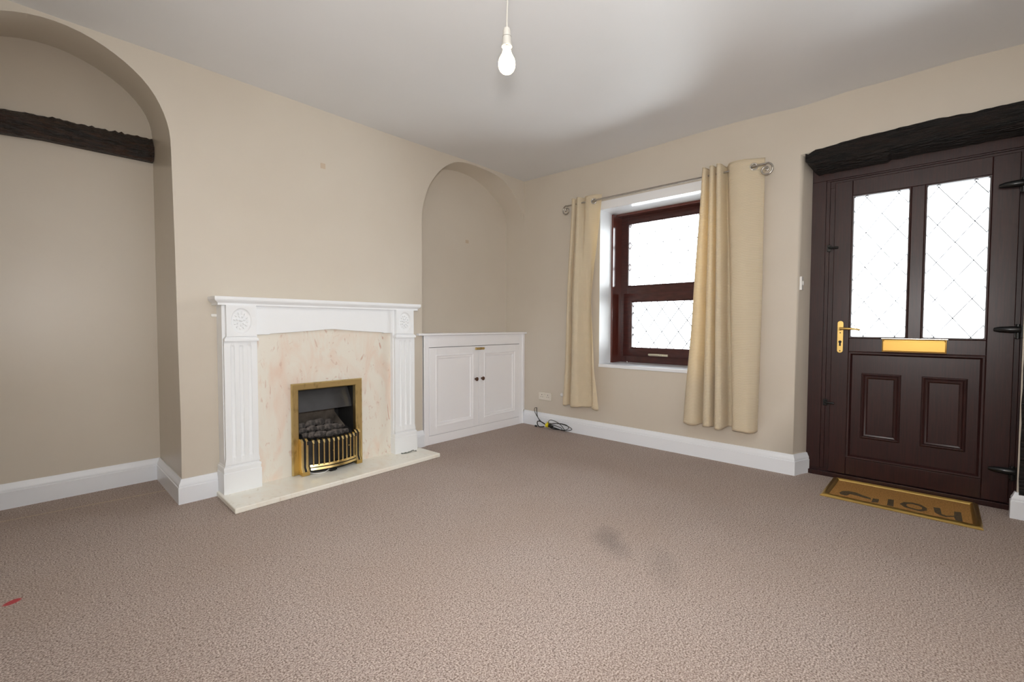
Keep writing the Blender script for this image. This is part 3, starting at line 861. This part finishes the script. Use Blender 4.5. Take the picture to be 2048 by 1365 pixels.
for (x, z) in ((-2.156, .172), (-2.040, .182)):
    g = MB(GO); g.lathe((x + .012, bow(x) - .001, z), [(.004, 0), (.0035, .006), (.001, .008)], '-y', 8)
    g.build('stud', M['brass'], G, smooth=50)
g = MB(GO); g.tube(crom([(-2.285, -.12, .040), (-2.25, -.150, .0345), (-2.20, -.155, .0345), (-2.165, -.14, .042)], 6), .003, 8)
g.build('ignition_wire', M['plastic_w'], G, smooth=60)
g = MB(GO); g.box(-2.165, -2.125, -.165, -.13, .0305, .052); g.tube([(-2.15, -.16, .043), (-2.12, -.165, .041)], .006, 8)
g.build('control_knob', M['hingeblk'], G, bevel=.003)

# coals
cpos = [(-2.286, -.060, .280, .025), (-2.246, -.070, .276, .031), (-2.205, -.078, .277, .033), (-2.170, -.072, .272, .030), (-2.130, -.082, .268, .030),
        (-2.088, -.076, .270, .032), (-2.045, -.068, .268, .028), (-2.005, -.06, .264, .024), (-2.285, -.012, .300, .030), (-2.225, -.015, .307, .034), (-2.165, -.018, .303, .031), (-2.112, -.020, .302, .034),
        (-2.062, -.018, .300, .030), (-2.015, -.008, .292, .026), (-2.270, .045, .322, .033), (-2.205, .048, .330, .036), (-2.140, .050, .333, .036), (-2.075, .052, .322, .030), (-2.310, .035, .312, .024)]
rowof = lambda y: 0 if y < -.04 else (1 if y < .01 else 2)
order = {}
for rw in range(3):
    for k_, i_ in enumerate(sorted((i for i, p in enumerate(cpos) if rowof(p[1]) == rw), key=lambda i: cpos[i][0])): order[i_] = (rw, k_)
ORD = ['leftmost', 'second from left', 'third from left', 'fourth from left', 'fifth from left', 'sixth from left', 'seventh from left', 'eighth from left']
for i, (x, y, z, r) in enumerate(cpos):
    cb_ = MB((x, y, z)); rr = random.Random(i)
    cb_.blob((x, y, z), r * rr.uniform(.9, 1.1), r * rr.uniform(.75, .95), r * rr.uniform(.68, .8), i, .12)
    o = cb_.build('coal', M['coal'], smooth=80)
    tag(o, 'grey ceramic coal in the gas fire, %s in the %s row' % (ORD[order[i][1]], ('front', 'middle', 'back')[order[i][0]]), 'coal', 'ceramic coals in the gas fire')

# small crumpled scrap on the hearth by the right plinth
g = MB((-1.52, -.168, .032))
pts = crom([(-1.60, -.150, .0345), (-1.565, -.162, .036), (-1.53, -.168, .039), (-1.50, -.158, .041), (-1.475, -.170, .034)], 5)
g.grid([[(p.x, p.y - .007, p.z - .003), (p.x, p.y, p.z + .003 * math.sin(i * 1.7)), (p.x + .003, p.y + .008, p.z - .003)] for i, p in enumerate(pts)])
o = g.build('crumpled_scrap', M['grey'], smooth=40, solid=.0015)
tag(o, 'small crumpled dark grey scrap on the hearth by the right plinth', 'scrap')

# ------------------------------------------------------------------ alcove cupboard
CO = (-.66, -.01, 0)
Cb = thing('alcove_cupboard', CO, 'white panelled two door cupboard built into the right arched alcove', 'cupboard')
g = MB(CO)
yf = -.012
g.box(-1.283, -1.228, yf, .23, 0, .930); g.box(-.085, -.0235, yf, .23, 0, .930)
g.box(-1.228, -.085, yf, .23, .830, .930); g.box(-1.228, -.085, yf, .23, 0, .075)
g.box(-1.228, -.085, .21, .23, .07, .84); g.box(-.024, -.001, yf, .02, .14, .930)
g.box(-1.283, -1.268, yf - .008, .0, 0, .930); g.box(-.040, -.026, yf - .008, .0, 0, .930)
g.build('cabinet_body', M['cabinet'], Cb, bevel=.0025, weld=False)
g = MB(CO)
g.poly([(-1.352, -.003), (-1.352, -.044), (-.001, -.044), (-.001, .247), (-1.285, .247), (-1.285, -.003)], onZ(0), .931, .949)
g.build('shelf_top', M['cabinet'], Cb, bevel=.004, seg=3)
for x0, x1, kx in ((-1.2255, -.6575, -.700), (-.6535, -.0875, -.620)):
    g = MB(CO); yd_ = -.014
    i_ = .070
    g.box(x0, x0 + i_, yd_, .008, .078, .826); g.box(x1 - i_, x1, yd_, .008, .078, .826)
    g.box(x0 + i_, x1 - i_, yd_, .008, .078, .148); g.box(x0 + i_, x1 - i_, yd_, .008, .758, .826)
    g.box(x0 + i_, x1 - i_, -.004, .008, .148, .758)
    dr = g.build('door', M['cabinet'], Cb, bevel=.0015, weld=False)
    g = MB(CO)
    g.rect(x0 + i_, x1 - i_, .148, .758, [(-.004, -.002), (-.002, .004), (.004, .005), (.008, .001), (.014, .0), (.020, -.003), (.027, -.003), (.031, -.0105)], onY(yd_))
    g.build('panel_moulding', M['cabinet'], dr, smooth=30)
    g = MB(CO)
    g.lathe((kx, yd_, .520), [(.010, 0), (.008, .008), (.009, .014), (.017, .018), (.018, .026), (.012, .032), (.002, .034)], '-y', 20)
    g.build('knob', M['wood_knob'], dr, smooth=45)
g = MB(CO)
g.box(-.702, -.588, -.014, -.020, .790, .812); g.tube([(-.700, -.024, .801), (-.650, -.024, .801)], .0065, 10); g.tube([(-.650, -.024, .801), (-.59, -.024, .801)], .0048, 10)
g.lathe((-.676, -.028, .801), [(.005, 0), (.005, .008), (.001, .010)], '-y', 10)
g.build('bolt_latch', M['brass_old'], Cb, bevel=.001)

# ------------------------------------------------------------------ wall bits
g = MB((-2.116, 0, 2.117))
for s_ in (-1, 1): g.lathe((-2.116 + .006 * s_, 0, 2.117 + .010 * s_), [(.006, 0), (.004, .001)], '-y', 10)
g.box(-2.133, -2.099, -.0008, 0, 2.098, 2.134)
mk = mat('patch', srgb(196, 178, 156), .6)
tag(g.build('filled_screw_mark', mk), 'small filled screw mark high on the chimney breast above the mantel', 'wall mark')
g = MB((-.569, .25, 1.85))
g.box(-.585, -.545, .2492, .25, 1.822, 1.852); g.lathe((-.566, .25, 1.836), [(.008, 0), (.005, .0015)], '-y', 10)
tag(g.build('filled_screw_mark', mk), 'small filled screw mark on the back of the right arched alcove', 'wall mark')

KO = (0, -.289, .309)
K = thing('wall_socket', KO, 'cream double plug socket on the wall left of the left curtain', 'socket')
g = MB(KO); g.box(-.011, -.0002, -.211, -.367, .270, .347); g.build('socket_plate', M['plastic'], K, bevel=.003)
for yc in (-.252, -.326):
    g = MB(KO); g.box(-.0122, -.010, yc - .003, yc + .003, .318, .327)
    for s_ in (-1, 1): g.box(-.0122, -.010, yc + s_ * .011 - .004, yc + s_ * .011 + .004, .300, .3035)
    g.build('outlet', M['dark'], K, weld=False)
for yc in (-.278, -.300):
    g = MB(KO); g.box(-.015, -.010, yc - .005, yc + .005, .322, .338); g.build('switch', M['plastic'], K, bevel=.001)
g = MB((0, -.492, .343))
g.lathe((-.0002, -.492, .343), [(.017, 0), (.017, .004), (.014, .007), (.006, .008), (.006, .003)], '-x', 20)
tag(g.build('cable_grommet', M['plastic_w'], smooth=40), 'small round white cable outlet at the edge of the left curtain', 'cable outlet')

# coiled black cable with yellow tape
KO2 = (-.06, -.42, 0)
K2 = thing('coiled_cable', KO2, 'coiled black aerial cable with yellow tape against the skirting', 'cable')
g = MB(KO2)
rnd = random.Random(4)
path = []
for t, (a_, b_, dy, dz, tl) in enumerate([(.085, .022, -.01, 0, .1), (.125, .038, -.045, .004, -.12), (.100, .046, -.02, .012, .22), (.135, .036, -.062, .002, -.05)]):
    yc = -.448 + dy
    for k in range(14):
        th = 2 * PI * k / 14 + .3 * t
        y = yc + a_ * math.cos(th); z = .036 + dz + b_ * math.sin(th + tl) + tl * .08 * math.cos(th)
        pin = math.exp(-((y + .365) / .03) ** 2)
        z = z * (1 - .5 * pin) + .035 * .5 * pin
        path.append((-.062 - .024 * math.sin(th) + .004 * t + .006 * math.sin(3 * th + t), y, max(.006, z)))
path += [(-.06, -.36, .030), (-.055, -.30, .05), (-.045, -.26, .065), (-.034, -.21, .10), (-.028, -.175, .14), (-.027, -.168, .165), (-.028, -.178, .182), (-.028, -.195, .185)]
g.tube(crom(path, 4), .0030, 7)
g.tube(crom([(-.06, -.35, .036), (-.055, -.27, .062), (-.034, -.215, .10), (-.029, -.203, .14), (-.028, -.200, .188)], 6), .0038, 7)
g.tube(crom([(-.07, -.33, .02), (-.07, -.27, .01), (-.065, -.24, .03), (-.055, -.235, .055), (-.055, -.27, .06), (-.06, -.33, .045)], 5), .005, 7)
g.build('cable_loops', M['cable'], K2, smooth=70)
g = MB(KO2); g.tube([(-.062, -.382, .036), (-.062, -.352, .036)], [.021, .021], 14)
g.tube([(-.062, -.366, .050), (-.060, -.362, .072)], [.008, .004], 6); g.build('yellow_tape', M['yellow'], K2, smooth=40)
g = MB(KO2); g.tube([(-.062, -.385, .033), (-.062, -.43, .030)], [.016, .012], 10); g.build('plug', M['cable'], K2, smooth=40)
g = MB(KO2); g.tube([(-.07, -.235, .010), (-.07, -.215, .010)], .009, 8); g.build('connector', M['cable'], K2, smooth=40)

# ------------------------------------------------------------------ curtains and pole
PX, PZ = -.10, 2.122
PO = (PX, -1.44, PZ)
P_ = thing('curtain_pole', PO, 'thin steel curtain pole with scroll ends above the window', 'curtain pole')
g = MB(PO); g.tube([(PX, -.615, PZ), (PX, -2.265, PZ)], .0075, 12); g.build('pole', M['chrome'], P_, smooth=60)
for yc, sg in ((-.610, 1), (-2.262, -1)):
    pts = []
    for k in range(30):
        t = k / 29; a = PI / 2 - sg * t * 2 * PI * 1.35; r = .037 * (1 - t) + .010
        pts.append((PX, yc + sg * .004 + r * math.cos(a), PZ - .040 + r * math.sin(a)))
    pts = [(PX, yc - sg * .02, PZ)] + pts[1:]
    g = MB(PO); g.tube(pts, [.006] * len(pts), 10); g.blob((PX, yc + sg * .004, PZ - .040), .007, .007, .007, 0, 0)
    g.build('scroll_finial', M['chrome'], P_, smooth=60)
for yc in (-.70, -2.12):
    g = MB(PO); g.tube([(-.001, yc, PZ - .012), (PX + .02, yc, PZ - .012), (PX, yc, PZ - .010)], .006, 8)
    g.lathe((0, yc, PZ - .012), [(.022, 0), (.022, .005), (.008, .007)], '-x', 16); g.build('bracket', M['chrome'], P_, smooth=40)

def curtain(keys, nspan, eyelets, label, zc, ztop_w):
    """keys: [(z, [(y, x), ...]), ...] plan outlines from the top down"""
    yc = sum(p[0] for p in keys[0][1]) / len(keys[0][1])
    o = (PX, yc, PZ)
    T = thing('curtain', o, label, 'curtain', 'curtains at the front window')
    curves = [(z, crom([(a, b) for a, b in pts], nspan)) for z, pts in keys]
    rows = []; nz = 110; z0, z1 = keys[0][0], keys[-1][0]
    for i in range(nz + 1):
        z = z0 + (z1 - z0) * i / nz
        j = 0
        while j < len(curves) - 2 and z < curves[j + 1][0]: j += 1
        (za, A), (zb, B) = curves[j], curves[j + 1]
        t = (za - z) / (za - zb); t = min(1, max(0, t))
        t = t * t * (3 - 2 * t) * .35 + t * .65
        row = []
        for k, (a, b) in enumerate(zip(A, B)):
            y = a.x + (b.x - a.x) * t; x = a.y + (b.y - a.y) * t
            dz = 0
            if i == nz: dz = .004 * math.sin(k * .35)
            elif i == 0: dz = .003 * math.sin(k * .22)
            row.append((x, y, z + dz))
        rows.append(row)
    mb = MB(o); n = len(rows[0])
    vs = [p for r in rows for p in r]; fs = []
    for i in range(nz):
        for j in range(n - 1):
            a = i * n + j; q = [a, a + 1, a + 1 + n, a + n]
            c_ = sum((Vector(vs[v]) for v in q), Vector()) / 4
            if any((Vector((c_.y, c_.z)) - Vector(e)).length < .0185 for e in eyelets): continue
            fs.append(q)
    mb.add(vs, fs)
    mb.build('curtain_panel', M['fabric'], T, smooth=80, solid=.0025)
    for ey, ez in eyelets:
        # fabric plane at the eyelet
        best = min((v for v in vs if abs(v[2] - ez) < .03), key=lambda v: abs(v[1] - ey) + abs(v[2] - ez) * .3)
        p1 = min((v for v in vs if abs(v[2] - ez) < .02), key=lambda v: abs(v[1] - (ey + .02)))
        p2 = min((v for v in vs if abs(v[2] - ez) < .02), key=lambda v: abs(v[1] - (ey - .02)))
        t = Vector((p2[0] - p1[0], p2[1] - p1[1], 0)).normalized(); nn = t.cross(Vector((0, 0, 1))).normalized()
        cc = Vector((best[0], ey, ez)); e_ = MB(o); rows2 = []
        for k in range(25):
            a = 2 * PI * k / 24; d = t * math.cos(a) + Vector((0, 0, 1)) * math.sin(a)
            rows2.append([cc + d * (.0215 + .0045 * math.cos(b)) + nn * .0035 * math.sin(b) for b in [2 * PI * j / 8 for j in range(8)]])
        e_.grid(rows2, True); e_.build('eyelet', M['chrome'], T, smooth=80)
    return T
topR = [(-1.842, -0.083), (-1.852, -0.133), (-1.872, -0.141), (-1.886, -0.083), (-1.893, -0.076), (-1.905, -0.137), (-1.930, -0.144), (-1.941, -0.070), (-1.946, -0.063), (-1.957, -0.147), (-1.983, -0.147), (-1.994, -0.063), (-2.004, -0.058), (-2.040, -0.114), (-2.120, -0.128), (-2.190, -0.104), (-2.252, -0.071)]
botR = [(-1.718, -0.075), (-1.745, -0.129), (-1.815, -0.140), (-1.855, -0.043), (-1.866, -0.036), (-1.885, -0.133), (-1.930, -0.137), (-1.950, -0.031), (-1.958, -0.031), (-1.975, -0.149), (-2.018, -0.146), (-2.034, -0.036), (-2.072, -0.028), (-2.095, -0.133), (-2.180, -0.149), (-2.222, -0.106), (-2.236, -0.059)]
midR = [((a + c_) / 2 + (-.003 if i < 4 else 0), (b + d_) / 2) for i, ((a, b), (c_, d_)) in enumerate(zip(topR, botR))]
midR[-1] = (-2.250, -.070); midR[-2] = (-2.230, -.095)
curtain([(2.176, topR), (1.20, midR), (.272, botR)], 7, [(-2.190, 2.118)],
        'wide cream eyelet curtain on the right side of the window, nearest the door', 1.2, 0)
topL = [(-.668, -.080), (-.682, -.122), (-.705, -.124), (-.720, -.076), (-.732, -.118), (-.760, -.128), (-.782, -.082), (-.792, -.074), (-.820, -.108), (-.860, -.116), (-.900, -.100), (-.935, -.082), (-.966, -.074)]
midL = [(-.618, -0.077), (-.632, -0.119), (-.650, -0.121), (-.664, -0.067), (-.676, -0.103), (-.715, -0.137), (-.748, -0.132), (-.766, -0.108), (-.780, -0.077), (-.800, -0.048), (-.830, -0.046), (-.852, -0.064), (-.868, -0.085)]
mid2 = [(-.600, -0.079), (-.618, -0.122), (-.645, -0.120), (-.660, -0.055), (-.670, -0.095), (-.710, -0.144), (-.752, -0.139), (-.775, -0.104), (-.805, -0.063), (-.850, -0.052), (-.880, -0.074), (-.910, -0.120), (-.925, -0.117)]
botL = [(-.572, -0.083), (-.598, -0.126), (-.635, -0.121), (-.652, -0.045), (-.664, -0.090), (-.700, -0.149), (-.765, -0.140), (-.800, -0.087), (-.850, -0.051), (-.885, -0.059), (-.905, -0.115), (-.945, -0.138), (-.985, -0.129)]
curtain([(2.172, topL), (1.25, midL), (.65, mid2), (.275, botL)], 9, [(-.898, 2.116)],
        'narrow cream eyelet curtain gathered on the left side of the window', 1.2, 0)

# ------------------------------------------------------------------ door mat in brass frame
MO = (-.11, -3.0, 0)
Mt = thing('doormat', MO, 'brown coir doormat with faded black lettering in front of the door', 'doormat')
g = MB(MO)
fpts = [(-.330, -2.652), (.100, -2.664), (.108, -3.342), (-.340, -3.338)]
g.sweep(fpts[::-1], [(0, .001), (0, .006), (.005, .010), (.017, .016), (.023, .017), (.030, .012), (.036, .006), (.038, .001)], onZ(0), True)
g.build('brass_mat_frame', M['mat_brass'], Mt, smooth=25)
g = MB(MO); g.poly([(-.298, -2.688), (.067, -2.698), (.074, -3.306), (-.306, -3.303)], onZ(0), .0005, .0055)
mm = g.build('coir_mat', M['coir'], Mt)
LT = {'A': [(-0.21, -2.733), (-0.166, -2.743), (-0.141, -2.77), (-0.141, -2.808), (-0.169, -2.843), (-0.189, -2.881), (-0.219, -2.888), (-0.213, -2.855), (-0.197, -2.813), (-0.196, -2.784), (-0.232, -2.776), (-0.242, -2.764), (-0.234, -2.742)],
      'B': [(-0.187, -2.893), (-0.188, -2.921), (-0.25, -2.921), (-0.268, -2.891)],
      'C': [(-0.144, -2.959), (-0.132, -2.985), (-0.265, -2.989), (-0.263, -2.961)],
      'E': [(-0.125, -3.154), (-0.115, -3.182), (-0.22, -3.187), (-0.233, -3.206), (-0.205, -3.236), (-0.127, -3.238), (-0.117, -3.265), (-0.276, -3.266), (-0.289, -3.24), (-0.224, -3.235), (-0.255, -3.202), (-0.243, -3.179), (-0.215, -3.16)]}
g = MB(MO)
for k in 'ABCE': g.poly(LT[k], onZ(0), .0050, .0062)
cx, cy = -.186, -3.068
outer = [(-0.19, -3.012), (-0.14, -3.029), (-0.115, -3.065), (-0.124, -3.102), (-0.166, -3.127), (-0.214, -3.128), (-0.252, -3.104), (-0.245, -3.068), (-0.235, -3.036)]
inner = [(-.188, -3.040), (-.160, -3.046), (-.146, -3.068), (-.152, -3.092), (-.172, -3.108), (-.206, -3.108), (-.228, -3.092), (-.222, -3.068), (-.212, -3.050)]
g.grid([[(a, b, .0062) for a, b in outer + outer[:1]], [(a, b, .0062) for a, b in inner + inner[:1]]])
g.build('lettering', M['letter'], mm, weld=False)

# ------------------------------------------------------------------ pendant bulb
BX, BY = -2.384, -1.9945
BO = (BX, BY, H)
B = thing('pendant_light', BO, 'bare lit bulb hanging in a white lampholder from the ceiling', 'pendant light')
bz_ = 1.9067
g = MB(BO)
g.lathe((BX, BY, H), [(.045, 0), (.045, -.012), (.03, -.024), (.008, -.028)], 'z', 24); g.build('ceiling_rose', M['plastic_w'], B, smooth=40)
g = MB(BO); g.tube(crom([(BX - .004, BY - .003, H - .02), (BX + .002, BY, 2.35), (BX + .005, BY, 2.22), (BX + .001, BY, 2.12), (BX, BY, 2.058)], 6), .0034, 8)
g.build('flex', M['holder'], B, smooth=60)
g = MB(BO)
g.lathe((BX, BY, bz_), [(.004, .158), (.0115, .156), (.0135, .148), (.0145, .130), (.0145, .128)], 'z', 24)
g.lathe((BX, BY, bz_), [(.0155, .127), (.0155, .118), (.0165, .100), (.0185, .098), (.0185, .094), (.014, .094)], 'z', 24)
g.build('lampholder', M['holder'], B, smooth=40)
g = MB(BO); g.lathe((BX, BY, bz_), [(.0145, .1285), (.0158, .1278), (.0145, .1268)], 'z', 24); g.build('seam_ring', M['dark'], B, smooth=40)
g = MB(BO); g.lathe((BX, BY, bz_), [(.0125, .095), (.0125, .088)], 'z', 24)
g.build('bulb_cap', M['dark'], B, smooth=40)
g = MB(BO)
prof = [(.001, 0), (.010, .0016), (.018, .006), (.0245, .013), (.0285, .022), (.0300, .032), (.0292, .042), (.0262, .052), (.0215, .061), (.0175, .069), (.0150, .077), (.0135, .085), (.0125, .092)]
g.lathe((BX, BY, bz_), prof, 'z', 32); g.build('bulb', M['bulb'], B, smooth=80)
